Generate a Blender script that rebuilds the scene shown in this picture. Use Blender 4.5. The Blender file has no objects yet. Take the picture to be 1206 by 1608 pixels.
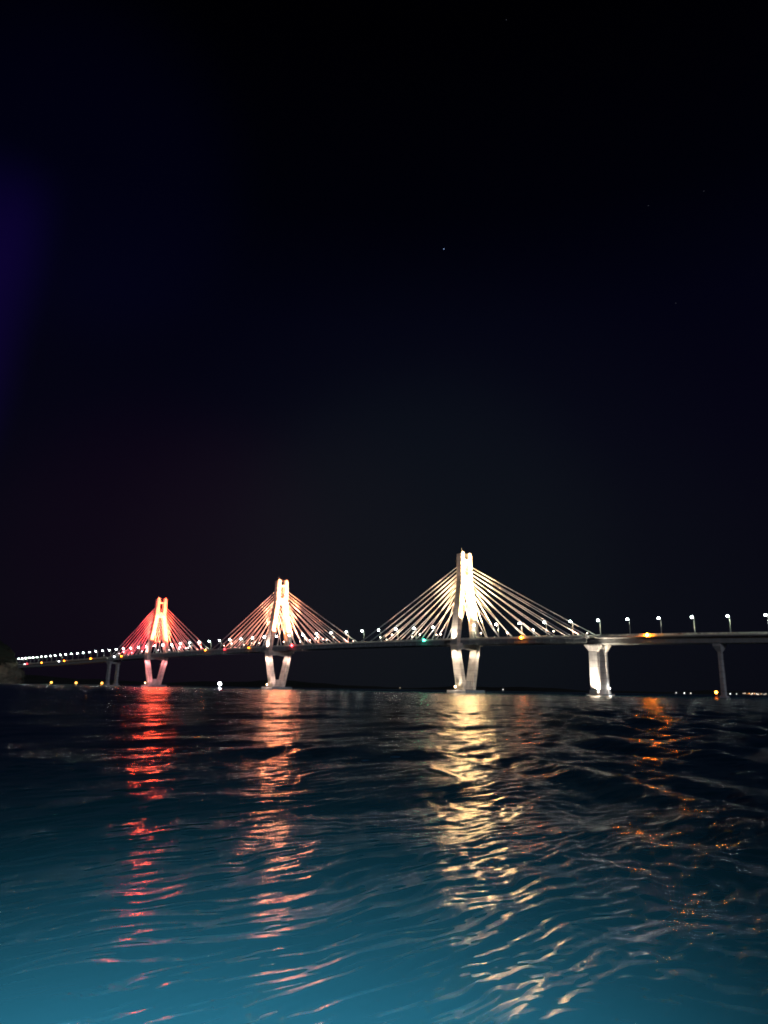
import bpy, bmesh, math, random
import numpy as np
from mathutils import Vector, Matrix

random.seed(7)
rng = np.random.default_rng(11)
S = bpy.context.scene
COL = S.collection
R = math.radians

# ------------------------------------------------------------------ camera
cam_d = bpy.data.cameras.new('camera')
cam = bpy.data.objects.new('camera', cam_d); COL.objects.link(cam)
cam_d.sensor_fit = 'HORIZONTAL'; cam_d.sensor_width = 36.0; cam_d.lens = 36.0 * 1115 / 1206
cam_d.clip_start = 0.1; cam_d.clip_end = 60000
pitch, roll = R(13.97), R(0.95)
_f = Vector((0, math.cos(pitch), math.sin(pitch)))
_u0 = Vector((0, -math.sin(pitch), math.cos(pitch))); _r0 = Vector((1, 0, 0))
_r = _r0 * math.cos(roll) + _u0 * math.sin(roll); _u = _u0 * math.cos(roll) - _r0 * math.sin(roll)
cam.matrix_world = Matrix(((_r.x, _u.x, -_f.x, 0), (_r.y, _u.y, -_f.y, 0), (_r.z, _u.z, -_f.z, 2.0), (0, 0, 0, 1)))
S.camera = cam

# ------------------------------------------------------------------ view
S.view_settings.view_transform = 'Standard'
try: S.view_settings.look = 'None'
except Exception: pass
S.view_settings.exposure = 0.0; S.view_settings.gamma = 1.0
S.view_settings.use_curve_mapping = False
S.cycles.max_bounces = 4; S.cycles.diffuse_bounces = 2; S.cycles.glossy_bounces = 3
S.cycles.sample_clamp_indirect = 150.0
S.cycles.use_light_tree = True
S.cycles.caustics_reflective = True
S.cycles.use_denoising = True
S.cycles.filter_width = 1.9

# ------------------------------------------------------------------ world (night sky)
W = bpy.data.worlds.new('World'); S.world = W; W.use_nodes = True
nt = W.node_tree; N = nt.nodes; L = nt.links
N.clear()
def nd(t, **k):
    n = N.new(t)
    for a, b in k.items(): setattr(n, a, b)
    return n
out = nd('ShaderNodeOutputWorld'); bg = nd('ShaderNodeBackground')
sky = nd('ShaderNodeTexSky', sky_type='NISHITA'); sky.sun_disc = False
sky.sun_elevation = R(-6); sky.sun_rotation = R(10); sky.altitude = 10
tc = nd('ShaderNodeTexCoord')
sep = nd('ShaderNodeSeparateXYZ'); L.new(tc.outputs['Generated'], sep.inputs[0])
ramp = nd('ShaderNodeValToRGB'); L.new(sep.outputs['Z'], ramp.inputs[0])
cr = ramp.color_ramp
stops = [(0.0, (.0024, .0026, .0056)), (.10, (.0025, .0026, .0062)), (.22, (.0022, .0021, .0062)), (.34, (.0015, .0013, .0060)),
         (.48, (.0008, .0008, .0052)), (.60, (.0002, .0003, .0022)), (.75, (.0001, .0001, .0006)), (1.0, (.0001, .0001, .0005))]
while len(cr.elements) < len(stops): cr.elements.new(.5)
for e, (p, c) in zip(cr.elements, stops): e.position = p; e.color = (*c, 1)
def dirglow(az, el, w_deg, col, power=1.0):
    """soft patch of skyglow round a world direction"""
    d = (math.sin(R(az)) * math.cos(R(el)), math.cos(R(az)) * math.cos(R(el)), math.sin(R(el)))
    dp = nd('ShaderNodeVectorMath', operation='DOT_PRODUCT'); L.new(tc.outputs['Generated'], dp.inputs[0]); dp.inputs[1].default_value = d
    mr = nd('ShaderNodeMapRange', interpolation_type='SMOOTHERSTEP'); L.new(dp.outputs['Value'], mr.inputs[0])
    mr.inputs[1].default_value = math.cos(R(w_deg)); mr.inputs[2].default_value = 1.0; mr.inputs[3].default_value = 0; mr.inputs[4].default_value = 1
    m = nd('ShaderNodeMix', data_type='RGBA', blend_type='MULTIPLY'); m.inputs[0].default_value = 1
    L.new(mr.outputs[0], m.inputs[6]); m.inputs[7].default_value = (*col, 1)
    return m.outputs[2]
def addc(a, b):
    m = nd('ShaderNodeMix', data_type='RGBA', blend_type='ADD'); m.inputs[0].default_value = 1
    L.new(a, m.inputs[6]); L.new(b, m.inputs[7]); return m.outputs[2]
col = ramp.outputs[0]
col = addc(col, dirglow(5, 7, 30, (.0010, .0017, .0017)))
col = addc(col, dirglow(3.5, 10, 19, (.0012, .0021, .0018)))      # glow of the floodlit bridge on the night haze
col = addc(col, dirglow(-17.5, 8, 17, (.0020, .0002, .0010)))
col = addc(col, dirglow(-8.0, 8, 17, (.0012, .0005, .0006)))
# violet patch mixed into the sky colour, cut off along one side
vg = dirglow(-31.5, 25, 12.5, (.0024, .0002, .0190))
pl = nd('ShaderNodeVectorMath', operation='DOT_PRODUCT'); L.new(tc.outputs['Generated'], pl.inputs[0]); pl.inputs[1].default_value = (-.8512, -.5176, .0872)
pm = nd('ShaderNodeMapRange', interpolation_type='SMOOTHSTEP'); L.new(pl.outputs['Value'], pm.inputs[0])
pm.inputs[1].default_value = -.02; pm.inputs[2].default_value = .05
pe = nd('ShaderNodeMix', data_type='RGBA', blend_type='MULTIPLY'); pe.inputs[0].default_value = 1
L.new(vg, pe.inputs[6]); L.new(pm.outputs[0], pe.inputs[7])
col = addc(col, pe.outputs[2])
col = addc(col, dirglow(-27, 36, 14, (.0002, .0001, .0026)))
sk = nd('ShaderNodeMix', data_type='RGBA', blend_type='ADD'); sk.inputs[0].default_value = 0.002
L.new(col, sk.inputs[6]); L.new(sky.outputs[0], sk.inputs[7])
L.new(sk.outputs[2], bg.inputs[0]); bg.inputs[1].default_value = 1.0
L.new(bg.outputs[0], out.inputs[0])

# ------------------------------------------------------------------ added fill sun and the boat's deck lamp
def lamp(name, kind, loc, power, color, parent=None, aim=None, size=.3, cone=60, blend=.5):
    d = bpy.data.lights.new(name, kind); d.energy = power; d.color = color
    if kind != 'SUN': d.shadow_soft_size = size
    if kind == 'SPOT': d.spot_size = R(cone); d.spot_blend = blend
    o = bpy.data.objects.new(name, d); COL.objects.link(o)
    o.location = loc
    if aim is not None:
        v = Vector(aim) - Vector(loc); o.rotation_euler = v.to_track_quat('-Z', 'Y').to_euler()
    if parent is not None: o.parent = parent
    return o
fill_sun = lamp('added_fill_sun', 'SUN', (0, 0, 200), 0.52, (.78, .84, 1.0)); fill_sun.data.angle = R(.5)  # added cool fill from behind the camera, lifts piers and deck faces
fill_sun.rotation_euler = Vector((-.32, .94, -.12)).to_track_quat('-Z', 'Y').to_euler()
lamp('boat_deck_lamp', 'SPOT', (-.8, -.2, 2.1), 5600, (.95, .98, 1.0), aim=(-1.0, 2.9, 0), size=.25, cone=92, blend=1.0)

# ------------------------------------------------------------------ frame of the bridge
ANG = R(44.6)
T0 = Vector((61.5, 530.0, 0.0))
UX, UY = math.cos(ANG), -math.sin(ANG)           # along the bridge, towards the right
NX, NY = -math.sin(ANG), -math.cos(ANG)          # across it, towards the water in front
def Wd(s, b, z): return Vector((T0.x + UX * s + NX * b, T0.y + UY * s + NY * b, z))
_pf = np.array([8.57036321e-04, -5.02640822e-03, -3.62570544e-01, -1.24940185e+00, 38.44])
def zd(s):                                        # top of the deck's kerb line
    return float(np.polyval(_pf, s / 100.0))

# ------------------------------------------------------------------ materials
MATS = {}
def mat(name, color, rough=.6, metal=0.0, emit=None, estr=0.0, noise=0.0, nscale=1.0, joints=0.0, sample=True, stain=0.0):
    if name in MATS: return MATS[name]
    m = bpy.data.materials.new(name); m.use_nodes = True
    t = m.node_tree; b = t.nodes['Principled BSDF']
    b.inputs['Base Color'].default_value = (*color, 1); b.inputs['Roughness'].default_value = rough
    b.inputs['Metallic'].default_value = metal
    if emit is not None:
        b.inputs['Emission Color'].default_value = (*emit, 1); b.inputs['Emission Strength'].default_value = estr
        if not sample: m.cycles.emission_sampling = 'NONE'
    if noise or joints or stain:
        tcn = t.nodes.new('ShaderNodeTexCoord')
        last = None
        def mul(fac_socket, lo, hi, last):
            r = t.nodes.new('ShaderNodeMapRange'); t.links.new(fac_socket, r.inputs[0])
            r.inputs[1].default_value = .3; r.inputs[2].default_value = .7; r.inputs[3].default_value = lo; r.inputs[4].default_value = hi
            mx = t.nodes.new('ShaderNodeMix'); mx.data_type = 'RGBA'; mx.blend_type = 'MULTIPLY'; mx.inputs[0].default_value = 1
            if last is None: mx.inputs[6].default_value = (*color, 1)
            else: t.links.new(last, mx.inputs[6])
            t.links.new(r.outputs[0], mx.inputs[7]); return mx.outputs[2]
        if noise:
            n = t.nodes.new('ShaderNodeTexNoise'); n.inputs['Scale'].default_value = nscale; n.inputs['Detail'].default_value = 6
            t.links.new(tcn.outputs['Object'], n.inputs['Vector']); last = mul(n.outputs[0], 1 - noise, 1 + noise * .5, last)
        if stain:                                  # vertical weather streaks
            mp = t.nodes.new('ShaderNodeMapping'); mp.inputs['Scale'].default_value = (.9, .9, .06)
            t.links.new(tcn.outputs['Object'], mp.inputs[0])
            n = t.nodes.new('ShaderNodeTexNoise'); n.inputs['Scale'].default_value = 1.0; n.inputs['Detail'].default_value = 4
            t.links.new(mp.outputs[0], n.inputs['Vector']); last = mul(n.outputs[0], 1 - stain, 1.0, last)
        if joints:                                 # formwork joints between concrete lifts
            sx = t.nodes.new('ShaderNodeSeparateXYZ'); t.links.new(tcn.outputs['Object'], sx.inputs[0])
            md = t.nodes.new('ShaderNodeMath'); md.operation = 'PINGPONG'; t.links.new(sx.outputs['Z'], md.inputs[0]); md.inputs[1].default_value = joints / 2
            ls = t.nodes.new('ShaderNodeMapRange'); t.links.new(md.outputs[0], ls.inputs[0])
            ls.inputs[1].default_value = 0; ls.inputs[2].default_value = .28; ls.inputs[3].default_value = .3; ls.inputs[4].default_value = .7
            last = mul(ls.outputs[0], .55, 1.0, last)
        t.links.new(last, b.inputs['Base Color'])
    MATS[name] = m
    return m
CONC = lambda: mat('tower_concrete', (.46, .44, .40), .75, noise=.22, nscale=.25, joints=4.0, stain=.25)
PIERC = lambda: mat('pier_concrete', (.42, .41, .41), .8, noise=.25, nscale=.3, joints=3.5, stain=.3)
DECKC = lambda: mat('deck_concrete', (.24, .25, .25), .8, noise=.2, nscale=.4)
STEEL = lambda: mat('painted_girder', (.20, .22, .23), .5, noise=.15, nscale=.3)
ASPH = lambda: mat('asphalt', (.05, .05, .052), .85, noise=.3, nscale=1.5)
BARR = lambda: mat('barrier_concrete', (.55, .54, .48), .7, noise=.2, nscale=.5)
GALV = lambda: mat('galvanised_steel', (.40, .40, .34), .5, metal=.2, noise=.1, nscale=2)
CABLE = lambda: mat('cable_sheath', (.86, .85, .83), .45, noise=.08, nscale=2)
DARKM = lambda: mat('dark_metal', (.06, .06, .065), .5, metal=.4, noise=.2, nscale=4)
def glow(name, color, strength, sample=False): return mat(name, (.4, .4, .4), .4, emit=color, estr=strength, sample=sample)

# ------------------------------------------------------------------ mesh helpers
class MB:
    def __init__(self): self.v = []; self.f = []
    def add(self, vs, fs):
        k = len(self.v); self.v += [tuple(x) for x in vs]; self.f += [tuple(i + k for i in q) for q in fs]
    def hexa(self, bot, top):
        """bot and top: four points each, counter-clockwise from above"""
        self.add(list(bot) + list(top), [(3, 2, 1, 0), (4, 5, 6, 7), (0, 1, 5, 4), (1, 2, 6, 5), (2, 3, 7, 6), (3, 0, 4, 7)])
    def box(self, x0, x1, y0, y1, z0, z1):
        self.hexa([(x0, y0, z0), (x1, y0, z0), (x1, y1, z0), (x0, y1, z0)], [(x0, y0, z1), (x1, y0, z1), (x1, y1, z1), (x0, y1, z1)])
    def tube(self, pts, rads, n=8, caps=True):
        pts = [Vector(p) for p in pts]
        if not hasattr(rads, '__len__'): rads = [rads] * len(pts)
        rings = []
        for i, p in enumerate(pts):
            d = (pts[min(i + 1, len(pts) - 1)] - pts[max(i - 1, 0)]).normalized()
            a = d.cross(Vector((0, 0, 1)))
            if a.length < 1e-3: a = Vector((1, 0, 0))
            a.normalize(); b = d.cross(a)
            rings.append([p + (a * math.cos(2 * math.pi * j / n) + b * math.sin(2 * math.pi * j / n)) * rads[i] for j in range(n)])
        vs = [q for r in rings for q in r]; fs = []
        for i in range(len(pts) - 1):
            for j in range(n): fs.append((i * n + j, i * n + (j + 1) % n, (i + 1) * n + (j + 1) % n, (i + 1) * n + j))
        if caps: fs += [tuple(reversed(range(n))), tuple(range((len(pts) - 1) * n, len(pts) * n))]
        self.add(vs, fs)
    def ball(self, c, rx, ry, rz, nu=10, nv=6):
        vs = [(c[0], c[1], c[2] - rz)]
        for i in range(1, nv):
            a = -math.pi / 2 + math.pi * i / nv
            for j in range(nu):
                t = 2 * math.pi * j / nu
                vs.append((c[0] + rx * math.cos(a) * math.cos(t), c[1] + ry * math.cos(a) * math.sin(t), c[2] + rz * math.sin(a)))
        vs.append((c[0], c[1], c[2] + rz)); fs = []
        for j in range(nu):
            fs.append((0, 1 + (j + 1) % nu, 1 + j)); fs.append((len(vs) - 1, len(vs) - 1 - nu + j, len(vs) - 1 - nu + (j + 1) % nu))
        for i in range(nv - 2):
            for j in range(nu):
                a = 1 + i * nu
                fs.append((a + j, a + (j + 1) % nu, a + nu + (j + 1) % nu, a + nu + j))
        self.add(vs, fs)
    def prism(self, poly, axis_pts):
        """sweep a polygon of (y,z) along x stations [(x, dz)]"""
        n = len(poly); vs = []; fs = []
        for x, dz in axis_pts: vs += [(x, y, z + dz) for y, z in poly]
        for i in range(len(axis_pts) - 1):
            for j in range(n): fs.append((i * n + j, i * n + (j + 1) % n, (i + 1) * n + (j + 1) % n, (i + 1) * n + j))
        fs += [tuple(reversed(range(n))), tuple(range((len(axis_pts) - 1) * n, len(axis_pts) * n))]
        self.add(vs, fs)
    def build(self, name, m, parent=None, smooth=False, bevel=0.0):
        me = bpy.data.meshes.new(name); me.from_pydata(self.v, [], self.f); me.update()
        bm = bmesh.new(); bm.from_mesh(me); bmesh.ops.recalc_face_normals(bm, faces=bm.faces)
        if bevel: bmesh.ops.bevel(bm, geom=bm.edges[:], offset=bevel, segments=1, affect='EDGES', profile=.5)
        bm.to_mesh(me); bm.free()
        if smooth: me.polygons.foreach_set('use_smooth', [True] * len(me.polygons))
        me.materials.append(m)
        o = bpy.data.objects.new(name, me); COL.objects.link(o)
        if parent is not None: o.parent = parent
        return o
def tag(o, label, cat, group=None):
    o['label'] = label; o['category'] = cat
    if group: o['group'] = group
    return o
def thing(name, label, cat, loc=(0, 0, 0), rotz=0.0, group=None):
    o = bpy.data.objects.new(name, None); COL.objects.link(o); o.empty_display_size = .5
    o.location = loc; o.rotation_euler = (0, 0, rotz)
    return tag(o, label, cat, group)
def copy_tree(o, parent=None):
    c = o.copy(); COL.objects.link(c); c.parent = parent
    for ch in list(o.children): copy_tree(ch, c)
    return c
BR = -ANG                                          # local x = along the bridge, local y = away from us (b = -y)

# ------------------------------------------------------------------ water: one sheet, dense in front of the boat
def build_water():
    th = np.concatenate([np.linspace(-180, -48, 24, endpoint=False), np.linspace(-48, -36, 30, endpoint=False),
                         np.linspace(-36, 36, 620, endpoint=False), np.linspace(36, 48, 30, endpoint=False), np.linspace(48, 180, 24, endpoint=False)])
    r = [0.25, 1.0, 2.0, 2.8]
    x = 3.4
    while x < 26: r.append(x); x *= 1.0031
    while x < 320: r.append(x); x *= 1.0046
    while x < 900: r.append(x); x *= 1.010
    while x < 50000: r.append(x); x *= 1.12
    r = np.array(r)
    TH, RR = np.meshgrid(np.radians(th), r)
    X = RR * np.sin(TH); Y = RR * np.cos(TH)
    Z = waves(X, Y, RR)
    nT, nR = len(th), len(r)
    V = np.stack([X.ravel(), Y.ravel(), Z.ravel()], 1)
    V = np.vstack([V, [[0, 0, 0]]])
    i, j = np.meshgrid(np.arange(nR - 1), np.arange(nT), indexing='ij')
    j2 = (j + 1) % nT
    Q = np.stack([i * nT + j, (i + 1) * nT + j, (i + 1) * nT + j2, i * nT + j2], -1).reshape(-1, 4)
    Q = Q[:, ::-1]
    me = bpy.data.meshes.new('water')
    nq = len(Q); tri = np.stack([np.full(nT, len(V) - 1), np.arange(nT), (np.arange(nT) + 1) % nT], 1)[:, ::-1]
    me.vertices.add(len(V)); me.vertices.foreach_set('co', V.ravel())
    loops = np.concatenate([Q.ravel(), tri.ravel()])
    me.loops.add(len(loops)); me.loops.foreach_set('vertex_index', loops.astype(np.int32))
    me.polygons.add(nq + nT)
    me.polygons.foreach_set('loop_start', np.concatenate([np.arange(nq) * 4, nq * 4 + np.arange(nT) * 3]).astype(np.int32))
    me.polygons.foreach_set('use_smooth', np.ones(nq + nT, bool))
    me.update(calc_edges=True); me.validate()
    if me.polygons[nq // 2].normal.z < 0: me.flip_normals()
    o = bpy.data.objects.new('water', me); COL.objects.link(o); o['kind'] = 'structure'
    me.materials.append(water_mat())
    return o

def vnoise(X, Y, seed, octs=3):
    """smooth pseudo-random field from a few sines, about -1..1"""
    g = np.random.default_rng(seed); Zn = np.zeros_like(X); a = 1.0; tot = 0
    for o in range(octs):
        for k in range(4):
            t = g.uniform(0, 2 * math.pi); w = g.uniform(.7, 1.3) * 2 ** o
            Zn += a * np.sin(w * (X * math.cos(t) + Y * math.sin(t)) + g.uniform(0, 6.28))
        tot += a * 2.0; a *= .55
    return np.clip(Zn / tot, -1.2, 1.2)

def waves(X, Y, RR):
    Z = np.zeros_like(X)
    spacing = np.where(RR < 320, np.where(RR < 26, .0031, .0048) * RR, np.where(RR < 900, .011 * RR, .12 * RR))
    spacing = np.maximum(spacing, .0021 * RR)
    g = np.random.default_rng(5)
    # warp so that crests wander
    wx = X + .40 * vnoise(X * .45, Y * .45, 1) + .16 * vnoise(X * 1.7, Y * 1.7, 2)
    wy = Y + .40 * vnoise(X * .45, Y * .45, 3) + .16 * vnoise(X * 1.7, Y * 1.7, 4)
    side = 1 / (1 + np.exp(-(X - .20 * Y - .6) / 1.1))          # 1 on the wake's right-hand arm
    boost = 1 + .0 * np.clip((12 - RR) / 6, 0, 1)
    def train(lam, dirdeg, slope, mask, ph, grp):
        k = 2 * math.pi / lam; t = math.radians(dirdeg)
        fade = np.clip((lam / spacing - 2.6) / 2.6, 0, 1)
        env = .55 + .75 * vnoise(X * grp + 3.1 * ph, Y * grp, int(ph * 1000) % 997, 2)
        return (slope / k) * mask * boost * fade * np.clip(env, 0, 2) * np.sin(k * (wx * math.cos(t) + wy * math.sin(t)) + ph)
    # left and centre: crests running from near left to far right (wave vector near -45 degrees)
    for q in range(26):
        lam = .085 * (4.4 ** (q / 25)) * g.uniform(.9, 1.1)
        Z += train(lam, -47 + g.normal(0, 9), .060, 1 - .6 * side, g.uniform(0, 6.28), .42)
    for q in range(14):
        lam = .42 * (6 ** (q / 13)) * g.uniform(.9, 1.1)
        Z += train(lam, -55 + g.normal(0, 18), .026, 1 - .75 * side, g.uniform(0, 6.28), .5 / lam)
    # cross chop, crests running away from the boat
    for q in range(12):
        lam = .28 * (6 ** (q / 11)) * g.uniform(.9, 1.1)
        Z += train(lam, g.normal(-8, 16), .044, .9, g.uniform(0, 6.28), .5 / lam)
    # right: short chop riding the wake's arm
    for q in range(22):
        lam = .14 * (10 ** (q / 21)) * g.uniform(.9, 1.1)
        Z += train(lam, g.normal(-85, 30), .045, .15 + .85 * side, g.uniform(0, 6.28), .6 / max(lam, .3))
    # wake swells
    far = np.clip((RR - 6) / 10, 0, 1) * np.exp(-np.maximum(RR - 70, 0) / 60)
    for lam, d, sl, ph in ((3.1, -168, .16, .4), (2.2, -160, .10, 2.0), (5.0, -174, .13, 4.4)):
        k = 2 * math.pi / lam; t = math.radians(d)
        Z += side * far * sl / k * np.sin(k * (X * math.cos(t) + Y * math.sin(t) + .35 * vnoise(X * .25, Y * .25, 9)) + ph)
    # sea
    for q in range(16):
        lam = 1.8 * (9 ** (q / 15)) * g.uniform(.9, 1.1)
        Z += train(lam, g.normal(-85, 35), .030, np.clip(RR / 22, .15, 1), g.uniform(0, 6.28), .25 / lam)
    return Z

def water_mat():
    m = bpy.data.materials.new('sea_water'); m.use_nodes = True
    t = m.node_tree; b = t.nodes['Principled BSDF']
    b.inputs['Base Color'].default_value = (0, 0, 0, 1)
    b.inputs['IOR'].default_value = 1.7
    geo = t.nodes.new('ShaderNodeNewGeometry')
    def mapped(rot, scl):
        m1 = t.nodes.new('ShaderNodeMapping'); m1.vector_type = 'POINT'
        m1.inputs['Rotation'].default_value = (0, 0, R(rot))
        m2 = t.nodes.new('ShaderNodeMapping'); m2.inputs['Scale'].default_value = scl
        t.links.new(geo.outputs['Position'], m1.inputs[0]); t.links.new(m1.outputs[0], m2.inputs[0]); return m2.outputs[0]
    def noise(vec, scale, detail, rough=.5):
        n = t.nodes.new('ShaderNodeTexNoise'); n.inputs['Scale'].default_value = scale; n.inputs['Detail'].default_value = detail
        n.inputs['Roughness'].default_value = rough
        t.links.new(vec, n.inputs['Vector']); return n.outputs[0]
    # distance from the boat drives which ripples the mesh does not carry
    ln = t.nodes.new('ShaderNodeVectorMath'); ln.operation = 'LENGTH'; t.links.new(geo.outputs['Position'], ln.inputs[0])
    def ramp(a, c, lo, hi):
        r = t.nodes.new('ShaderNodeMapRange'); t.links.new(ln.outputs['Value'], r.inputs[0])
        r.inputs[1].default_value = a; r.inputs[2].default_value = c; r.inputs[3].default_value = lo; r.inputs[4].default_value = hi; return r.outputs[0]
    t.links.new(ramp(4, 40, .185, .24), b.inputs['Roughness'])
    def bump(h, strength, dist, prev):
        bp = t.nodes.new('ShaderNodeBump'); bp.inputs['Distance'].default_value = dist
        t.links.new(h, bp.inputs['Height'])
        if isinstance(strength, float): bp.inputs['Strength'].default_value = strength
        else: t.links.new(strength, bp.inputs['Strength'])
        if prev is not None: t.links.new(prev, bp.inputs['Normal'])
        return bp.outputs[0]
    h1 = noise(mapped(-35, (.40, 1.0, 1)), 1.7, 3.0, .55)        # wind ripples, about half a metre
    h2 = noise(mapped(-12, (.45, 1.0, 1)), .30, 3.0, .5)         # longer waves
    h3 = noise(mapped(-45, (.30, 1.0, 1)), 8.0, 2.0, .5)         # fine ripples by the boat
    n = bump(h2, ramp(15, 120, 0.0, 1.0), .07, None)
    n = bump(h1, ramp(6, 40, .10, 1.0), .036, n)
    n = bump(h3, ramp(4, 40, .4, 1.0), .003, n)
    t.links.new(n, b.inputs['Normal'])
    df = t.nodes.new('ShaderNodeBsdfDiffuse'); df.inputs['Color'].default_value = (.011, .088, .136, 1)
    up = t.nodes.new('ShaderNodeCombineXYZ'); up.inputs[2].default_value = 1.0; t.links.new(up.outputs[0], df.inputs['Normal'])
    ad = t.nodes.new('ShaderNodeAddShader'); t.links.new(b.outputs[0], ad.inputs[0]); t.links.new(df.outputs[0], ad.inputs[1])
    t.links.new(ad.outputs[0], t.nodes['Material Output'].inputs['Surface'])
    return m
build_water()

# ------------------------------------------------------------------ far shore and headland
def terrain(name, pts, depth, m, seed=0, steps=7):
    """ridge: crest line [(x, y, height)], falling to the water on both sides"""
    g = random.Random(seed); mb = MB(); n = len(pts); K = steps
    for i, (x, y, h) in enumerate(pts):
        a = pts[max(i - 1, 0)]; c = pts[min(i + 1, n - 1)]
        dx, dy = c[0] - a[0], c[1] - a[1]; l = math.hypot(dx, dy); nx, ny = -dy / l, dx / l
        for k in range(-K, K + 1):
            q = k / K; z = h * (math.cos(q * math.pi) * .5 + .5) ** .8 * (1 + .18 * g.uniform(-1, 1)) - (1.5 if abs(k) == K else 0)
            mb.v.append((x + nx * depth * q + g.uniform(-.04, .04) * depth, y + ny * depth * q + g.uniform(-.04, .04) * depth, z))
    w = 2 * K + 1
    for i in range(n - 1):
        for k in range(w - 1): mb.f.append((i * w + k, i * w + k + 1, (i + 1) * w + k + 1, (i + 1) * w + k))
    o = mb.build(name, m); o['kind'] = 'structure'; return o
LAND = mat('dark_woodland', (.018, .026, .014), .95, noise=.5, nscale=.02)
ridge = []
for i in range(70):
    az = -46 + 92 * i / 69
    d = 4300 + 500 * math.sin(i * .37)
    h = 16 + 7 * math.sin(i * .5) + 5 * math.sin(i * 1.31 + 1) + (8 if az < -2 else 0) - (5 if az > 14 else 0)
    ridge.append((d * math.sin(R(az)), d * math.cos(R(az)), max(h, 7)))
terrain('far_shore', ridge, 330, LAND, 3)

ROCK = mat('cliff_rock', (.22, .20, .14), .9, noise=.55, nscale=.12, stain=.3)
def headland():
    """wooded point with a bare rock face turned to the bridge, at the bridge's far end"""
    mb = MB(); g = np.random.default_rng(4); nu, nv = 60, 40
    # plan outline seen from above: an ellipse; profile rises as a steep cliff
    cx, cy, ax, ay = -688.0, 1130.0, 116.0, 100.0
    rings = []
    for j in range(nv + 1):
        q = j / nv
        rad = 1 - q ** 3 * .98 if q < 1 else 0.0
        for i in range(nu):
            t = 2 * math.pi * i / nu
            rough = 1 + .05 * math.sin(3 * t + 5 * q) + .035 * math.sin(7 * t - 9 * q) + .02 * g.uniform(-1, 1)
            z = -2 + 94 * q ** (.75 + .2 * math.sin(2 * t)) + 1.8 * g.uniform(-1, 1) * (q > .02)
            mb.v.append((cx + ax * rad * rough * math.cos(t), cy + ay * rad * rough * math.sin(t), z))
    for j in range(nv):
        for i in range(nu):
            mb.f.append((j * nu + i, j * nu + (i + 1) % nu, (j + 1) * nu + (i + 1) % nu, (j + 1) * nu + i))
    o = mb.build('headland', ROCK); o['kind'] = 'structure'
    o.data.materials.append(LAND)
    for p in o.data.polygons:
        z = sum(o.data.vertices[v].co.z for v in p.vertices) / len(p.vertices)
        x = sum(o.data.vertices[v].co.x for v in p.vertices) / len(p.vertices)
        p.material_index = 1 if z > 26 + 6 * math.sin(x * .13) or p.normal.z > .8 else 0
    return o
headland()

# ------------------------------------------------------------------ pylons
DK, Z_KNEE, Z_TOP = 36.4, 34.4, 102.0
def leg_solid(stations):
    """stations: (z, b, wu, wn) -> solid leg, b is the offset across the bridge (local y = -b)"""
    mb = MB(); vs = []; fs = []
    for z, b, wu, wn in stations:
        y = -b; c = min(wu, wn) * .10
        hx, hy = wu / 2, wn / 2
        vs += [(-hx + c, y - hy, z), (hx - c, y - hy, z), (hx, y - hy + c, z), (hx, y + hy - c, z), (hx - c, y + hy, z), (-hx + c, y + hy, z), (-hx, y + hy - c, z), (-hx, y - hy + c, z)]
    for i in range(len(stations) - 1):
        for j in range(8): fs.append((i * 8 + j, i * 8 + (j + 1) % 8, (i + 1) * 8 + (j + 1) % 8, (i + 1) * 8 + j))
    fs += [tuple(reversed(range(8))), tuple(range((len(stations) - 1) * 8, len(stations) * 8))]
    mb.add(vs, fs); return mb
def b_leg(z):                                       # centre line of an upper leg
    z1 = 82.0
    if z >= z1: return 4.5 + (Z_TOP - z) * .012
    return 4.74 + (z1 - z) * (12.0 - 4.74) / (z1 - Z_KNEE)
def wu_leg(z): return 6.7 - 2.0 * (z - Z_KNEE) / (Z_TOP - Z_KNEE)
def upper_stations(sg):
    zs = [Z_KNEE + .6, 44, 54, 64, 74, 79, 82, 85, 90, 96, 100.6]
    st = [(z, sg * b_leg(z), wu_leg(z), 4.2) for z in zs]
    return st
def lower_stations(sg): return [(2.2, sg * 5.0, 7.5, 4.1), (10, sg * 6.75, 7.2, 4.0), (22, sg * 9.4, 6.9, 3.9), (33.6, sg * 12.0, 6.6, 3.8)]

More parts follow.
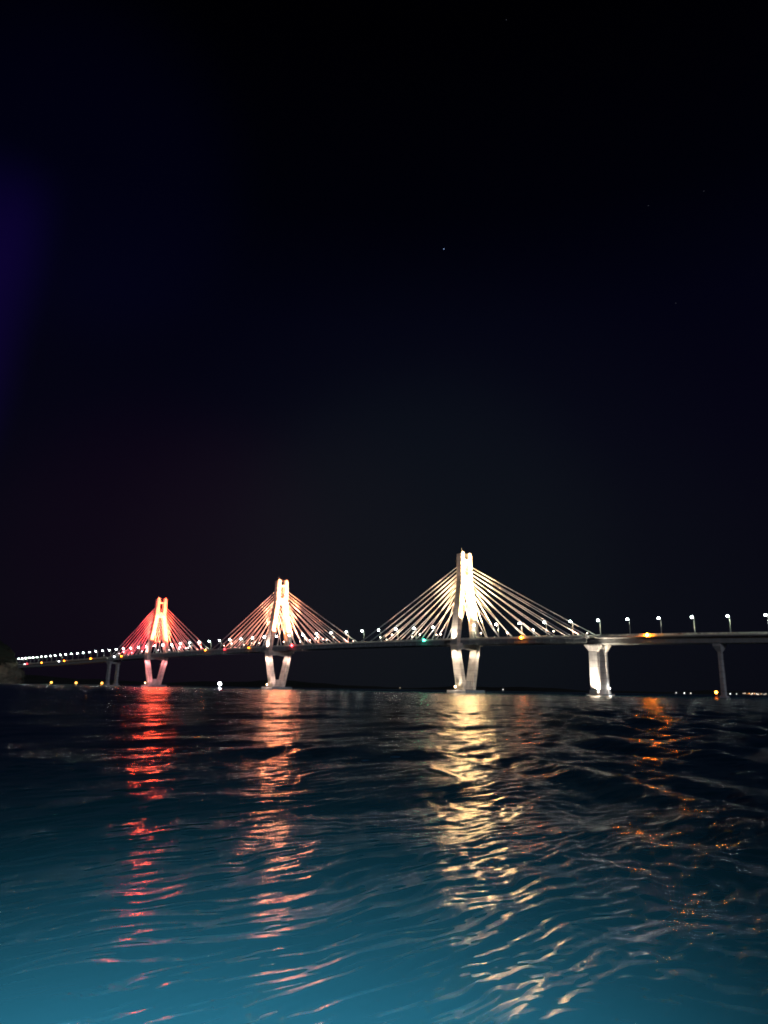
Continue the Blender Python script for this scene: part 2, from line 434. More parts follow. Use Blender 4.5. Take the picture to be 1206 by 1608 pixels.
def pylon_proto(label, s0):
    t = thing('bridge_pylon', label, 'bridge tower', Wd(s0, 0, 0), BR, 'towers of the cable stayed bridge')
    for sg in (1, -1):
        ul = leg_solid(upper_stations(sg)).build('upper_leg', CONC(), t)
        # sloping crown on each leg head with a raised inner horn
        mb = MB(); b = sg * b_leg(101); h = 2.1
        for z0, zi, zo, x0, x1 in ((100.62, 102.6, 101.3, -2.1, 2.1),):
            y_in, y_out = -(b - sg * h), -(b + sg * h)
            ya, yb, za, zb = (y_in, y_out, zi, zo) if y_in < y_out else (y_out, y_in, zo, zi)
            mb.hexa([(x0, ya, z0), (x1, ya, z0), (x1, yb, z0), (x0, yb, z0)], [(x0, ya, za), (x1, ya, za), (x1, yb, zb), (x0, yb, zb)])
        mb.box(1.0, 2.05, -b - 1.0, -b + 1.0, 101.6, 103.0)
        mb.build('leg_cap', CONC(), ul)
        leg_solid(lower_stations(sg)).build('lower_leg', CONC(), t)
        # ledge at the knee
        mb = MB(); y = -sg * 12.1
        mb.box(-4.6, 4.6, y - 3.0, y + 3.0, Z_KNEE - .75, Z_KNEE + .55)
        mb.build('knee_ledge', CONC(), t)
        # cable anchor boxes on the outer face of the leg's head
    # cross beams
    mb = MB()
    mb.hexa([(-1.9, -3.1, 79.6), (1.9, -3.1, 79.6), (1.9, 3.1, 79.6), (-1.9, 3.1, 79.6)], [(-1.8, -2.6, 85.4), (1.8, -2.6, 85.4), (1.8, 2.6, 85.4), (-1.8, 2.6, 85.4)])
    mb.build('upper_cross_beam', CONC(), t)
    mb = MB()
    pts = [(-9.4, 31.0), (-8.2, 30.6), (0, 31.4), (8.2, 30.6), (9.4, 31.0), (9.8, 34.2), (-9.8, 34.2)]
    mb.prism(pts, [(-3.0, 0), (3.0, 0)])
    mb.build('lower_cross_beam', CONC(), t)
    mb = MB(); mb.box(-2.9, 2.9, -3.1, 3.1, 2.25, 8.6); mb.build('web_wall', CONC(), t)
    mb = MB(); mb.prism([(-11.5, -3), (11.5, -3), (11.5, 1.2), (10.9, 2.0), (-10.9, 2.0), (-11.5, 1.2)], [(-8.5, 0), (8.5, 0)]); mb.build('pile_cap', PIERC(), t)
    # service platform slung between the leg heads
    mb = MB()
    mb.prism([(-2.4, 97.2), (-1.2, 96.6), (1.2, 96.6), (2.4, 97.2), (2.4, 98.2), (1.2, 97.5), (-1.2, 97.5), (-2.4, 98.2)], [(-1.6, 0), (1.6, 0)])
    mb.build('head_platform', CONC(), t)
    mb = MB(); mb.tube([(1.2, -4.6, 102.9), (1.2, -4.6, 106.0)], [.09, .04], 6); mb.build('lightning_rod', GALV(), t)
    return t

PS = [0.0, -224.0, -457.5]
labels = ['tallest looking concrete tower on the right, floodlit warm white',
          'middle concrete tower floodlit pale gold with salmon red cables',
          'farthest concrete tower on the left, floodlit fiery red and yellow']
p0 = pylon_proto(labels[0], PS[0])
pylons = [p0]
for i in (1, 2):
    c = copy_tree(p0); c.location = Wd(PS[i], 0, 0); c['label'] = labels[i]; pylons.append(c)

# stay cables: nine to each side of each plane
for p, s0 in zip(pylons, PS):
    for sd in (1, -1):
        for sg in (1, -1):
            for k in range(9):
                a = 14.5 + 11.2 * k
                zt = 70.5 + 2.75 * k
                p1 = Vector((sd * (wu_leg(zt) / 2 - .25), -sg * (b_leg(zt) + .2), zt))
                p2 = Vector((sd * a, sg * -8.35, zd(s0 + sd * a) - 1.0))
                L_ = (p2 - p1).length; pts = []
                for q in range(9):
                    v = p1.lerp(p2, q / 8); v.z -= .0045 * L_ * 4 * (q / 8) * (1 - q / 8); pts.append(v)
                mb = MB(); mb.tube(pts, .22, 6)
                d = (p1 - p2).normalized(); mb.tube([p2, p2 + d * 3.2], [.34, .34], 6)
                mb.build('stay_cable', CABLE(), p, smooth=True)

# ------------------------------------------------------------------ decks
def deck(name, label, s0, s1, kind):
    t = thing(name, label, 'bridge deck', Wd(s0, 0, 0), BR)
    n = max(2, int(abs(s1 - s0) / 8)); st = [(s0 + (s1 - s0) * i / n) for i in range(n + 1)]
    ax = [(s - s0, zd(s)) for s in st]
    if kind == 'stay':
        slab = [(-9.3, -1.25), (9.3, -1.25), (9.3, -1.95), (8.9, -2.15), (-8.9, -2.15), (-9.3, -1.95)]
    else:
        slab = [(-9.3, -1.25), (9.3, -1.25), (9.3, -1.75), (5.6, -2.3), (-5.6, -2.3), (-9.3, -1.75)]
    mb = MB(); mb.prism(slab, ax); mb.build('deck_slab', DECKC(), t)
    mb = MB(); mb.prism([(-8.3, -1.246), (8.3, -1.246), (8.3, -1.20), (-8.3, -1.20)], ax); mb.build('roadway', ASPH(), t)
    for y in (-9.02, 9.02):
        mb = MB(); top = -.45 if y < 0 else 1.35
        mb.prism([(y - .24, -1.246), (y + .24, -1.246), (y + .13, top), (y - .13, top)], ax); mb.build('parapet', BARR(), t)
    # tubular hand rail on the water side
    mb = MB()
    for dz in (-.14, .10): mb.prism([(-9.08, dz - .05), (-8.96, dz - .05), (-8.96, dz + .05), (-9.08, dz + .05)], ax)
    L_ = s1 - s0; m = int(L_ / 4)
    for i in range(m + 1):
        x = min(.2 + i * 4, L_ - .2); z = zd(s0 + x); mb.box(x - .06, x + .06, -9.09, -8.95, z - .46, z + .12)
    mb.build('hand_rail', GALV(), t)
    if kind == 'stay':
        for y in (-8.4, 8.4):
            mb = MB(); mb.prism([(y - .18, -4.2), (y + .18, -4.2), (y + .18, -2.154), (y - .18, -2.154)], ax)
            mb.prism([(y - .75, -4.5), (y + .75, -4.5), (y + .75, -4.2), (y - .75, -4.2)], ax)
            for i in range(int(L_ / 5.6)):
                x = 2 + i * 5.6; z = zd(s0 + x); sgn = -1 if y < 0 else 1
                mb.box(x - .07, x + .07, min(y + sgn * .18, y + sgn * .6), max(y + sgn * .18, y + sgn * .6), z - 4.2, z - 2.16)
            mb.build('edge_girder', STEEL(), t)
        mb = MB()
        for i in range(int(L_ / 11.2)):
            x = 5 + i * 11.2; z = zd(s0 + x); mb.box(x - .2, x + .2, -8.2, 8.2, z - 3.7, z - 2.154)
        mb.build('floor_beam', STEEL(), t)
    else:
        mb = MB(); mb.prism([(-5.2, -5.45), (5.2, -5.45), (5.6, -5.2), (5.6, -2.304), (-5.6, -2.304), (-5.6, -5.2)], ax); mb.build('box_girder', DECKC(), t)
    return t
deck('bridge_deck', 'long steel edged deck hung from cables of all three towers', PS[2] - 106, 102.6, 'stay')
deck('viaduct_deck', 'concrete viaduct deck to the right of the floodlit twin pier', 108.6, 330, 'box')
deck('viaduct_deck', 'distant viaduct deck between the red tower and the dark headland', -980, PS[2] - 112, 'box')
# narrow joint spans over the twin piers
for s0, lb in ((102.7, 'short recessed joint span above the floodlit twin pier'), (PS[2] - 111.9, 'short recessed joint span above the dark pier left of the red tower')):
    t = thing('joint_span', lb, 'bridge span', Wd(s0, 0, 0), BR)
    ax = [(0, zd(s0)), (5.8, zd(s0 + 5.8))]
    mb = MB(); mb.prism([(-6.5, -2.2), (6.5, -2.2), (6.5, -1.3), (-6.5, -1.3)], ax); mb.build('joint_slab', DECKC(), t)
    mb = MB()
    for y in (-5, 0, 5): mb.prism([(y - .4, -4.6), (y + .4, -4.6), (y + .4, -2.204), (y - .4, -2.204)], ax)
    mb.build('bearing_beam', DECKC(), t)

# ------------------------------------------------------------------ piers
def twin_pier(label, s, gantry=False):
    zb = zd(s) - 5.6
    t = thing('bridge_pier', label, 'bridge pier', Wd(s, 0, 0), BR)
    for y in (-5.6, 5.6):
        cb = MB(); cb.hexa([(-2.9, y - 1.25, 3.4), (2.9, y - 1.25, 3.4), (2.9, y + 1.25, 3.4), (-2.9, y + 1.25, 3.4)],
                           [(-2.8, y - 1.2, zb - 4.2), (2.8, y - 1.2, zb - 4.2), (2.8, y + 1.2, zb - 4.2), (-2.8, y + 1.2, zb - 4.2)])
        c = cb.build('pier_column', PIERC(), t, bevel=.15)
        hb = MB(); hb.hexa([(-2.85, y - 1.25, zb - 4.19), (2.85, y - 1.25, zb - 4.19), (2.85, y + 1.25, zb - 4.19), (-2.85, y + 1.25, zb - 4.19)],
                           [(-5.2, y - 2.1, zb - .5), (5.2, y - 2.1, zb - .5), (5.2, y + 2.1, zb - .5), (-5.2, y + 2.1, zb - .5)])
        hb.box(-5.2, 5.2, y - 2.1, y + 2.1, zb - .5, zb - .02)
        hb.build('pier_head', PIERC(), c)
        mb = MB(); mb.box(-3.4, 3.4, y - 1.8, y + 1.8, 1.0, 3.4); mb.build('pedestal', PIERC(), t)
    mb = MB(); mb.box(-3.0, 3.0, -4.0, 4.0, zb - 2.6, zb - .9); mb.build('tie_beam', PIERC(), t)
    mb = MB(); mb.prism([(-9.2, -3), (9.2, -3), (9.2, .6), (8.8, .98), (-8.8, .98), (-9.2, .6)], [(-4.8, 0), (4.8, 0)]); mb.build('pile_cap', PIERC(), t)
    for y in (-8.2, 8.2):                                      # drain pipes swept down from the deck
        mb = MB(); sx = 6.0 if y < 0 else -6.0
        mb.tube([(sx * .95, y, zb + .4), (sx * .9, y * .98, zb - 6), (sx * .72, y * .9, zb - 14), (sx * .6, y * .85, 3)], .12, 6); mb.build('drain_pipe', DECKC(), t)
    return t
pA = twin_pier('floodlit twin column pier with its foot blazing white', 105.5)
pB = twin_pier('dim dark twin column pier left of the red tower', PS[2] - 109)
def slim_pier(label, s):
    zb = zd(s) - 5.5
    t = thing('slender_pier', label, 'bridge pier', Wd(s, 0, 0), BR)
    cb = MB(); cb.hexa([(-1.15, -1.5, 1.2), (1.15, -1.5, 1.2), (1.15, 1.5, 1.2), (-1.15, 1.5, 1.2)], [(-1.0, -1.35, zb - 4.5), (1.0, -1.35, zb - 4.5), (1.0, 1.35, zb - 4.5), (-1.0, 1.35, zb - 4.5)])
    c = cb.build('pier_column', PIERC(), t, bevel=.2)
    hb = MB(); hb.hexa([(-1.02, -1.4, zb - 4.49), (1.02, -1.4, zb - 4.49), (1.02, 1.4, zb - 4.49), (-1.02, 1.4, zb - 4.49)], [(-2.1, -4.4, zb - 1.6), (2.1, -4.4, zb - 1.6), (2.1, 4.4, zb - 1.6), (-2.1, 4.4, zb - 1.6)])
    hb.hexa([(-2.1, -4.4, zb - 1.6), (2.1, -4.4, zb - 1.6), (2.1, 4.4, zb - 1.6), (-2.1, 4.4, zb - 1.6)], [(-2.2, -4.7, zb - .02), (2.2, -4.7, zb - .02), (2.2, 4.7, zb - .02), (-2.2, 4.7, zb - .02)])
    hb.build('pier_head', PIERC(), t)
    mb = MB(); mb.hexa([(-2.6, -3.2, -2), (2.6, -3.2, -2), (2.6, 3.2, -2), (-2.6, 3.2, -2)], [(-1.7, -2.1, 1.25), (1.7, -2.1, 1.25), (1.7, 2.1, 1.25), (-1.7, 2.1, 1.25)]); mb.build('footing', PIERC(), t)
    return t
slim_pier('single slender pier under the viaduct on the far right', 179.6)
# maintenance gantry slung under the right viaduct
t = thing('maintenance_gantry', 'thin maintenance gantry hung beneath the viaduct beside the floodlit pier', 'gantry', Wd(107, 0, 0), BR)
zg = zd(120) - 5.9
mb = MB(); mb.box(-2, 27, -8.6, -7.9, zg - .28, zg); mb.build('walkway', STEEL(), t)
mb = MB()
for x in (4, 12, 20, 26): mb.box(x - .08, x + .08, -8.5, -8.34, zg + .004, zd(107 + x) - 1.7)
mb.build('hanger', STEEL(), t)

# ------------------------------------------------------------------ street lamps
LED = glow('led_lamp', (.88, 1.0, .93), 40.0, True)
def street_lamp_proto():
    t = thing('street_lamp', '', 'street lamp', (0, 0, 0), BR)
    mb = MB(); mb.tube([(0, 0, -.2), (0, 0, 9.6)], [.22, .16], 8); mb.box(-.3, .3, -.3, .3, -.25, .1); mb.build('pole', GALV(), t)
    mb = MB(); mb.tube([(0, .9, 9.66), (0, 0, 9.7), (0, -1.3, 9.8), (0, -2.3, 9.9)], [.07, .10, .09, .08], 6); mb.build('arm', GALV(), t)
    mb = MB(); mb.hexa([(-.34, -3.2, 9.86), (.34, -3.2, 9.86), (.3, -2.2, 9.86), (-.3, -2.2, 9.86)], [(-.22, -3.1, 10.12), (.22, -3.1, 10.12), (.2, -2.2, 10.1), (-.2, -2.2, 10.1)])
    h = mb.build('lamp_head', GALV(), t)
    mb = MB(); mb.ball((0, -2.6, 9.66), .70, .74, .62, 12, 8); mb.build('lens', LED, h)
    ld = bpy.data.lights.new('lamp_light', 'SPOT'); ld.energy = 26000; ld.color = (.96, 1.0, .78); ld.shadow_soft_size = .3; ld.spot_size = R(146); ld.spot_blend = .35
    o = bpy.data.objects.new('lamp_light', ld); COL.objects.link(o); o.parent = t; o.location = (0, -2.72, 9.2)
    return t
ORD = ['first', 'second', 'third', 'fourth', 'fifth', 'sixth', 'seventh', 'eighth', 'ninth', 'tenth', 'eleventh', 'twelfth', 'thirteenth', 'fourteenth',
       'fifteenth', 'sixteenth', 'seventeenth', 'eighteenth', 'nineteenth', 'twentieth', 'twenty-first', 'twenty-second', 'twenty-third', 'twenty-fourth', 'twenty-fifth']
lamp_s = [103.4 + 20 * k for k in range(-34, 7)]
s = lamp_s[0]; step = 20.0
left = []
for k in range(20):
    step = max(13.5, 20.0 - max(0, k - 6) * .45); s -= step
    if s < -965: break
    left.append(s)
lamp_s = sorted(left + lamp_s)
proto = street_lamp_proto(); first = True
def ranked(lst, fmt, rev=False):
    lst = sorted(lst, reverse=rev)
    return {x: fmt.format(ORD[i]) for i, x in enumerate(lst)}
lab = {}
lab.update(ranked([x for x in lamp_s if x > 101], 'white street lamp on the right viaduct, {} to the right of the twin pier'))
lab.update(ranked([x for x in lamp_s if 0 < x <= 101], 'white street lamp on the deck, {} to the right of the warm white tower'))
lab.update(ranked([x for x in lamp_s if -112 < x <= 0], 'white street lamp on the deck, {} to the left of the warm white tower', True))
lab.update(ranked([x for x in lamp_s if -224 < x <= -112], 'white street lamp on the deck, {} to the right of the pale gold tower'))
lab.update(ranked([x for x in lamp_s if -341 < x <= -224], 'white street lamp on the deck, {} to the left of the pale gold tower', True))
lab.update(ranked([x for x in lamp_s if -457 < x <= -341], 'white street lamp on the deck, {} to the right of the red tower'))
lab.update(ranked([x for x in lamp_s if -570 < x <= -457], 'white street lamp on the deck, {} to the left of the red tower', True))
lab.update(ranked([x for x in lamp_s if x <= -570], 'white street lamp on the left viaduct, {} from the dim dark pier', True))
for s in lamp_s:
    o = proto if first else copy_tree(proto); first = False
    o.location = Wd(s, -8.75, zd(s) + .70); o['label'] = lab[s]; o['group'] = 'street lamps along the bridge'

# ------------------------------------------------------------------ floodlights on the deck edge and on the towers
PAL = [dict(key=(1.0, .63, .27), inner=(1.0, .46, .18), outer=(1.0, .80, .62), cabL=(1.0, .58, .40), cabR=(1.0, .64, .44), low=(1.0, .78, .58), lamp=(1.0, .84, .62)),
       dict(key=(1.0, .29, .13), inner=(1.0, .22, .06), outer=(1.0, .66, .56), cabL=(1.0, .26, .17), cabR=(1.0, .38, .28), low=(1.0, .62, .52), lamp=(1.0, .62, .50)),
       dict(key=(1.0, .066, .022), inner=(1.0, .03, .03), outer=(1.0, .48, .44), cabL=(1.0, .03, .05), cabR=(1.0, .14, .12), low=(1.0, .28, .31), lamp=(1.0, .66, .70))]
KEYP, CABP, OUTP, INP, LOWP = 1900.0, 9.5e4, 7.0e4, 1.3e4, 2.3e4
KEYM, CABM, INM = (1.0, 1.35, 2.6), (1.0, 1.4, 2.8), (1.0, 1.5, 2.6)
for ti, (p, s0) in enumerate(zip(pylons, PS)):
    c = PAL[ti]; tname = ['warm white', 'pale gold', 'red'][ti]
    zdk = zd(s0)
    # key floods on the deck, aimed at the leg faces and the upper beam
    for sg in (1, -1):
        for zt, cone in ((57.5, 11), (66, 11), (76, 12), (86, 11.5), (96, 11.5)):
            tb = b_leg(zt); d = math.sqrt(42 ** 2 + tb ** 2 + (zt - zdk) ** 2)
            lamp('tower_floodlight', 'SPOT', (44, 0, zdk + .2), KEYP * KEYM[ti] * d ** 3 / 42 * (1.0 if zt < 82 else (.9, .6, .28)[ti]), c['key'], p, (2, -sg * tb, zt), .3, cone, .45)
        lamp('rear_floodlight', 'SPOT', (-44, 0, zdk + .2), KEYP * KEYM[ti] * 800, c['key'], p, (-2, -sg * 6, 76), .3, 30, .6)
    for sd in (1, -1):
        lamp('inner_floodlight', 'SPOT', (sd * 5, 0, zdk - .6), INP * INM[ti], c['inner'], p, (0, 0, 70), .3, 110, .6)
    for sg in (1, -1):
        lamp('outer_floodlight', 'SPOT', (0, -sg * 17.0, Z_KNEE + .9), OUTP, c['outer'], p, (0, -sg * 8.5, 66), .3, 80, 1.0)
        # lower legs: one lamp under each knee ledge looking down, one on the pile cap looking up
        lamp('knee_floodlight', 'SPOT', (0, -sg * 18.5, 32.5), LOWP * 2.6, c['low'], p, (0, -sg * 9.0, 10), .3, 90, 1.0)
        lamp('base_floodlight', 'SPOT', (-1.5, -sg * 11.3, 2.6), LOWP * .8, c['low'], p, (0, -sg * 9.6, 20), .3, 110, 1.0)
        lamp('knee_floodlight', 'SPOT', (8.5, sg * 13.0, 33.0), LOWP * 1.5, c['low'], p, (3, sg * 9, 12), .3, 90, 1.0)
        lamp('beam_floodlight', 'SPOT', (.5, sg * 3.5, 30.2), LOWP * .30, c['low'], p, (0, sg * 9.5, 24), .2, 120, .9)
    lamp('base_floodlight', 'SPOT', (8.0, -6.5, 2.6), LOWP * (.12 if ti == 0 else .5), c['low'], p, (3.5, -9, 18), .3, 100, 1.0)
    # the visible lamp on the pile cap
    t = thing('base_flood_lamp', f'yellow flood lamp glowing at the foot of the {tname} tower', 'flood lamp', Wd(s0 - 1.5, 10.4, 2.0), BR)
    mb = MB(); mb.box(-.3, .3, -.3, .3, 0, .9); mb.tube([(0, 0, .9), (0, 0, 1.5)], .12, 6); mb.build('stand', DARKM(), t)
    mb = MB(); mb.ball((0, 0, 2.2), .75, .55, .75, 10, 8); mb.build('lens', glow('sodium_lamp', (1.0, .62, .20), 9.0, True), t)

FLOODS = [(21, 1, 3.2, 0), (33, -1, 4.6, 1), (44, 1, 2.6, 0), (55, -1, 5.0, 0), (66, 1, 4.4, 1), (80, 1, 3.0, 0), (92, -1, 2.4, 1)]
fl_count = {}
for ti, s0 in enumerate(PS):
    c = PAL[ti]; tname = ['warm white', 'pale gold', 'red'][ti]
    proto_f = None
    for sd in (-1, 1):
        for k, (a, sg, h, dim) in enumerate(FLOODS):
            a2 = a + random.uniform(-2.5, 2.5); ss = s0 + sd * a2; z = zd(ss)
            lb = f'cable floodlight on a short post, {ORD[k]} to the {"right" if sd > 0 else "left"} of the {tname} tower'
            loc = Wd(ss, sg * 9.0, z - .45 if sg > 0 else z + .7)
            if proto_f is None:
                proto_f = thing('cable_floodlight', lb, 'floodlight', loc, BR, 'floodlights along the deck edges')
                mb = MB(); mb.tube([(0, 0, 0), (0, 0, 3.2)], [.11, .08], 6); mb.box(-.2, .2, -.2, .2, -.02, .15); mb.build('post', GALV(), proto_f)
                mb = MB(); mb.ball((0, 0, 3.55), .42, .42, .42, 8, 6); mb.build('lamp_globe', glow('flood_globe_' + tname.replace(' ', '_'), c['lamp'], 12.0), proto_f)
                o = proto_f
            else:
                o = copy_tree(proto_f); o['label'] = lb; o.location = loc
            o.scale = (1, 1, (h if sg > 0 else h - .8) / 3.2)
            # the beam this floodlight throws up along the cables
            out_y = 1.2
            lamp('cable_beam', 'SPOT', Wd(ss, 13.0 if sg > 0 else -4.2, z - (2.5 if sg > 0 else .9)), CABP * CABM[ti], c['cabL'] if sd < 0 else c['cabR'], None,
                 Wd(s0 + sd * a * .55, sg * 7.0 - 1.5, 66), .25, 62, .9)

# ------------------------------------------------------------------ coloured marker lamps on the fascia and at the pier feet
def marker(name, label, loc, color, strength, r=.55, power=0.0, cat='marker light', grp=None):
    t = thing(name, label, cat, loc, BR, grp)
    mb = MB(); mb.box(-.12, .12, -.1, .5, -.9, -.55); mb.tube([(0, 0, -.6), (0, 0, -.2)], .12, 6); mb.build('bracket', DARKM(), t)
    mb = MB(); mb.ball((0, 0, 0), r, r, r, 10, 7)
    mb.build('lens', glow('marker_%d_%d_%d_%d' % (color[0] * 99, color[1] * 99, color[2] * 99, strength), color, strength, True), t)
    if power: lamp('marker_glow', 'POINT', (0, -r - .25, .1), power, color, t, None, .2)
    return t
AMB, RED, GRN, WHT = (1.0, .22, .008), (1.0, .03, .04), (.04, 1.0, .55), (.86, .92, 1.0)
for s, c, nm, r in ((-780, AMB, 'amber marker light on the distant viaduct edge, nearest the headland', .7), (-717, WHT, 'white marker light on the distant left viaduct edge', .75),
                    (-699, AMB, 'amber marker light on the distant viaduct beside the white one', .75), (-614, AMB, 'amber marker light on the viaduct just left of the dim pier', .75),
                    (-847, WHT, 'small white light on the viaduct close to the headland', .55), (-838, RED, 'small red light on the viaduct close to the headland', .5),
                    (-546, WHT, 'white marker light on the deck edge above the dim pier', .8), (-527, AMB, 'amber marker light on the deck edge left of the red tower', .7),
                    (-337, AMB, 'amber marker light at mid span between red and gold towers', .6), (-301, RED, 'small red marker light left of the pale gold tower', .55),
                    (-259, AMB, 'amber marker light on the deck close to the pale gold tower', .6), (-192, RED, 'large red marker light right beside the pale gold tower', .95),
                    (-32, GRN, 'green marker light on the deck left of the warm white tower', .7), (55, AMB, 'amber marker light on the deck right of the warm white tower', .65),
                    (142.7, AMB, 'bright amber marker light on the right viaduct edge', .75)):
    marker('navigation_light', nm, Wd(s, 9.9, zd(s) - .7), c, (480.0 if s == 142.7 else 160.0 if s == 55 else 30.0) if c != WHT else 14.0, r, 160 if c == AMB else 110)
for s, nm in ((-749, 'amber lamp low over the water, leftmost of the three under the viaduct'), (-664, 'amber lamp low over the water, middle one under the left viaduct'),
              (-585, 'amber lamp low over the water beside the dim dark pier')):
    t = thing('foot_lamp', nm, 'lamp', Wd(s, 4, 0), BR)
    mb = MB(); mb.tube([(0, 0, -1), (0, 0, 1.0)], .8, 10); mb.tube([(0, 0, 1.0), (0, 0, 2.0)], .15, 6); mb.build('pile', PIERC(), t)
    mb = MB(); mb.ball((0, 0, 3.1), 1.15, 1.15, 1.0, 10, 7); mb.build('lens', glow('foot_amber', (1.0, .40, .06), 9.0, True), t)
    lamp('foot_glow', 'POINT', (0, -1.5, 3.1), 1500, (1, .45, .08), t, None, .5)
# lit buoy in front of the slender pier
t = thing('navigation_buoy', 'orange lit buoy floating in front of the single slender pier', 'buoy', (385 * math.sin(R(24.62)), 385 * math.cos(R(24.62)), 0), 0)
mb = MB(); mb.tube([(0, 0, -.5), (0, 0, .1), (0, 0, .6), (0, 0, .8)], [1.1, 1.2, 1.1, .5], 14); mb.build('float', mat('buoy_paint', (.55, .12, .03), .5, noise=.2, nscale=2), t)
mb = MB()
for a in range(4):
    q = a * math.pi / 2; mb.tube([(.6 * math.cos(q), .6 * math.sin(q), .7), (.18 * math.cos(q), .18 * math.sin(q), 2.3)], .05, 6)
mb.build('lattice_mast', DARKM(), t)
mb = MB(); mb.ball((0, 0, 2.85), .62, .62, .58, 12, 8); mb.build('lantern', glow('foot_orange', (1.0, .26, .02), 45.0, True), t)
# flood at the foot of the twin pier
t = thing('pier_flood_lamp', 'white flood lamp on the base of the floodlit twin pier', 'flood lamp', Wd(108.6, 8.5, .98), BR)
mb = MB(); mb.box(-.3, .3, -.25, .25, 0, .5); mb.tube([(0, 0, .5), (0, 0, .9)], .1, 6); mb.build('stand', DARKM(), t)
mb = MB(); mb.ball((0, 0, 1.2), .5, .4, .4, 8, 6); mb.build('lens', glow('pier_flood', (1.0, .90, .72), 12), t)
lamp('pier_beam', 'SPOT', (0, .1, 1.6), 190000, (1.0, .80, .58), t, (-1.9, 1.6, 12), .25, 110, .8)
lamp('pier_wash', 'SPOT', (.5, -6.5, 1.6), 40000, (1.0, .95, .80), t, (-1.5, 2.5, 22), .3, 70, .8)
t = thing('pedestal_lamp', 'small white lamp on the pedestal behind the floodlit pier foot', 'lamp', Wd(109.6, -4.6, 3.4), BR)
mb = MB(); mb.tube([(0, 0, 0), (0, 0, .6)], .12, 6); mb.build('stand', DARKM(), t)
mb = MB(); mb.ball((0, 0, 1.0), .55, .5, .4, 8, 6); mb.build('lens', glow('pedestal_white', (1, .95, .85), 5.0), t)
lamp('pedestal_glow', 'POINT', (0.8, -.9, 1.6), 2500, (1, .95, .85), t, None, .2)

# ------------------------------------------------------------------ lights far off over the water
def pt(az_px, dist, z):                                    # a compass bearing and a distance
    return Vector((dist * math.sin(R(az_px)), dist * math.cos(R(az_px)), z))
def far_light(name, label, az, dist, z, color, strength, r, cat='light', grp=None):
    t = thing(name, label, cat, pt(az, dist, z), 0, grp)
    mb = MB(); mb.tube([(0, 0, -z), (0, 0, -r * .7)], r * .25, 6); mb.build('mast', DARKM(), t)
    mb = MB(); mb.ball((0, 0, 0), r, r, r, 10, 7); mb.build('lens', glow('far_%s_%d_%d' % (name, strength * 10, color[2] * 99), color, strength), t)
    return t
far_light('beacon', 'brilliant white light just above the water between red and gold towers', -12.44, 800, 4.2, (.95, .97, 1.0), 40, 1.7, 'beacon')
lamp('beacon_glow', 'POINT', pt(-12.44, 796, 6.0), 1.2e4, (.95, .97, 1.0), None, None, 1.0)
shore = [(1.48, (1, .8, .5), .5, 2.6, 'faint yellow light on the far shore left of the warm white tower'),
         (9.47, (1, .97, .9), 3.0, 2.2, 'single white shore light just right of the warm white tower'),
         (10.92, (1, .95, .85), 1.2, 2.0, 'dim white shore light, second right of the warm white tower'),
         (12.11, (1, .8, .4), .8, 2.6, 'dim yellow shore light, third right of the warm white tower'),
         (18.14, (.95, 1, .85), 4.0, 2.4, 'white shore light just right of the floodlit pier foot'),
         (19.83, (.95, 1, .9), 3.0, 2.3, 'lone white shore light between the two right hand piers'),
         (21.97, (1, .98, .9), 3.0, 2.4, 'white shore light left of the slender pier, first of three'),
         (22.52, (1, .98, .9), 4.0, 2.6, 'white shore light left of the slender pier, second of three'),
         (22.95, (1, .95, .85), 2.4, 2.2, 'white shore light left of the slender pier, third of three'),
         (25.52, (.95, 1, .95), 3.0, 2.4, 'cool white shore light just right of the slender pier'),
         (25.92, (.95, 1, .95), 1.6, 2.2, 'cool white shore light, second right of the slender pier')]
for az, c, st, r, lb in shore:
    far_light('shore_light', lb, az, 3900, 7.5 - (3 if az > 17 else 0), c, st, r, 'shore light')
gh = random.Random(12)
for i in range(13):
    far_light('harbour_light', 'orange or white harbour light in the bright row at the far right', 26.35 + i * .115 + gh.uniform(-.04, .04), 3900 + gh.uniform(-60, 60), 4.2 + gh.uniform(0, 5.0),
              gh.choice([(1, .50, .22), (1, .78, .6), (1, .40, .12), (1, .9, .8)]), gh.choice([1.2, 2.2, 4.0]), gh.uniform(1.5, 2.8), 'harbour light', 'row of harbour lights at the far right')
# stars
for az_el, st, r, c, lb in (((5.07, 34.26), 1.2, 16, (.35, .55, 1.0), 'brightest blue star high above the warm white tower'),
                            ((11.32, 48.25), .03, 13, (.8, .8, 1), 'faint star near the top edge of the sky'),
                            ((22.88, 35.36), .03, 13, (.8, .8, 1), 'faint star, upper left of the three on the right'),
                            ((27.25, 35.41), .03, 13, (.8, .8, 1), 'faint star, upper right of the three on the right'),
                            ((24.32, 28.43), .03, 13, (.8, .8, 1), 'faint star, lowest of the three on the right')):
    az, el = map(R, az_el); D = 30000
    mb = MB(); mb.ball((D * math.sin(az) * math.cos(el), D * math.cos(az) * math.cos(el), D * math.sin(el)), r, r, r, 10, 7)
    tag(mb.build('star', glow('star_%d' % (st * 100), c, st)), lb, 'star')

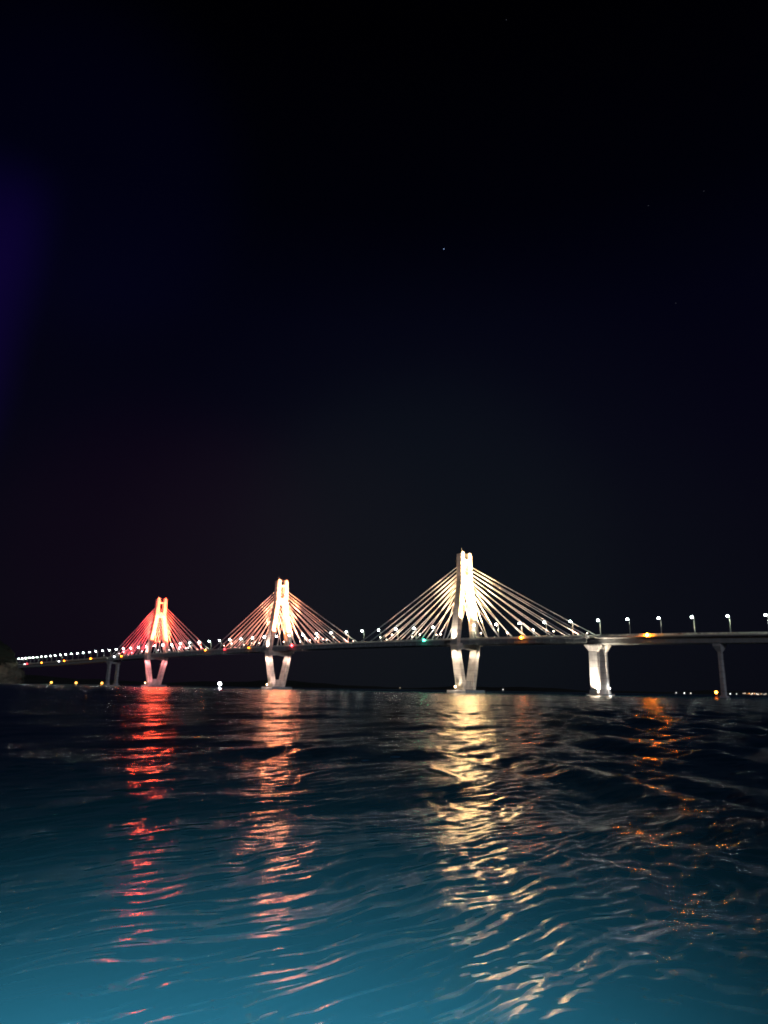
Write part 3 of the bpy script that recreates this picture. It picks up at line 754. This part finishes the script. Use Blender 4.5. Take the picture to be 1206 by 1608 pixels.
# ------------------------------------------------------------------ trees on the headland
LEAF = mat('dark_leaves', (.045, .065, .025), .85, noise=.5, nscale=.4)
BARK = mat('bark', (.09, .07, .05), .9, noise=.4, nscale=2)
def ground_z(x, y):
    hl = bpy.data.objects['headland']; ok, loc, nr, ix = hl.ray_cast(Vector((x, y, 400)), Vector((0, 0, -1)))
    return loc.z if ok else 0.0
tspots = [(x - 18, y) for x, y in [(-596, 1086), (-584, 1096), (-604, 1072), (-590, 1112), (-612, 1064), (-620, 1078), (-600, 1100), (-578, 1118), (-628, 1060), (-610, 1092), (-588, 1128), (-636, 1072)]]
bpy.context.view_layer.update()
for i, (x, y) in enumerate(tspots):
    g = random.Random(40 + i); H = g.uniform(9, 14); z0 = ground_z(x, y) - .5
    t = thing('shore_tree', 'dark leafy tree crowded on the headland at the far left', 'tree', (x, y, z0), g.uniform(0, 6), 'trees on the dark headland')
    mb = MB(); mb.tube([(0, 0, 0), (.2, .1, H * .35), (.1, .4, H * .7)], [.32, .22, .1], 6)
    for k in range(4):
        a = g.uniform(0, 6.28); mb.tube([(.2, .1, H * (.35 + .07 * k)), (2.4 * math.cos(a), 2.4 * math.sin(a), H * (.55 + .08 * k))], [.14, .05], 5)
    mb.build('trunk', BARK, t)
    mb = MB(); cl = [(g.uniform(-2.6, 2.6), g.uniform(-2.6, 2.6), H * g.uniform(.42, .95), g.uniform(1.3, 2.4)) for _ in range(9)]
    for _ in range(420):
        cx_, cy_, cz_, cr_ = g.choice(cl); d = Vector((g.gauss(0, 1), g.gauss(0, 1), g.gauss(0, .8))); d = d.normalized() * cr_ * g.uniform(.55, 1.05)
        c0 = Vector((cx_, cy_, cz_)) + d; a = Vector((g.gauss(0, 1), g.gauss(0, 1), g.gauss(0, 1))).normalized(); b = a.orthogonal().normalized(); w = g.uniform(.22, .5)
        mb.add([c0 - a * w - b * w * .5, c0 + a * w - b * w * .5, c0 + a * w + b * w * .5, c0 - a * w + b * w * .5], [(0, 1, 2, 3)])
    mb.build('crown', LEAF, t)

# ------------------------------------------------------------------ traffic on the right viaduct
WPAINT = mat('white_paint', (.78, .79, .80), .35, noise=.05, nscale=.6); RPAINT = mat('red_paint', (.55, .06, .04), .35, noise=.05, nscale=.6)
GLASS = mat('dark_glass', (.02, .025, .03), .08); TYRE = mat('tyre_rubber', (.03, .03, .03), .8, noise=.2, nscale=4)
def wheels(t, xs, hw, r):
    for x in xs:
        for y in (-hw, hw):
            mb = MB(); mb.tube([(x, y - .14, r), (x, y + .14, r)], r, 14); w = mb.build('wheel', TYRE, t)
            mb = MB(); mb.tube([(x, y - .16, r), (x, y + .16, r)], r * .55, 10); mb.build('rim', GALV(), w)
def car(name, label, sv, b, paint, back=1):
    t = thing(name, label, 'car', Wd(sv, b, zd(sv) - 1.19), BR)
    mb = MB()
    mb.prism([(-.86, .32), (.86, .32), (.90, .62), (.86, .92), (-.86, .92), (-.90, .62)], [(-2.25, 0), (2.2, 0)])
    mb.hexa([(-2.0, -.84, .92), (1.0, -.84, .92), (1.0, .84, .92), (-2.0, .84, .92)], [(-1.55, -.66, 1.46), (.25, -.66, 1.46), (.25, .66, 1.46), (-1.55, .66, 1.46)])
    mb.build('body', paint, t, bevel=.04)
    for y in (-1, 1):
        mb = MB(); mb.hexa([(-1.7, y * .83, .98), (.75, y * .83, .98), (.75, y * .85, .98), (-1.7, y * .85, .98)], [(-1.4, y * .68, 1.40), (.2, y * .68, 1.40), (.2, y * .70, 1.40), (-1.4, y * .70, 1.40)]); mb.build('side_window', GLASS, t)
        mb = MB(); mb.ball((2.2, y * .62, .68), .07, .18, .11, 8, 5); mb.build('headlight', glow('head_white', (1, .97, .9), 14), t)
        mb = MB(); mb.ball((-2.25, y * .66, .72), .06, .16, .10, 8, 5); mb.build('tail_light', glow('tail_red', (1, .03, .02), 8), t)
    wheels(t, (-1.4, 1.4), .78, .32)
    return t
car('white_car', 'white car passing on the right viaduct behind the railing', 172.0, 5.6, WPAINT)
car('red_car', 'red car on the right viaduct to the left of the white car', 161.0, 5.6, RPAINT)
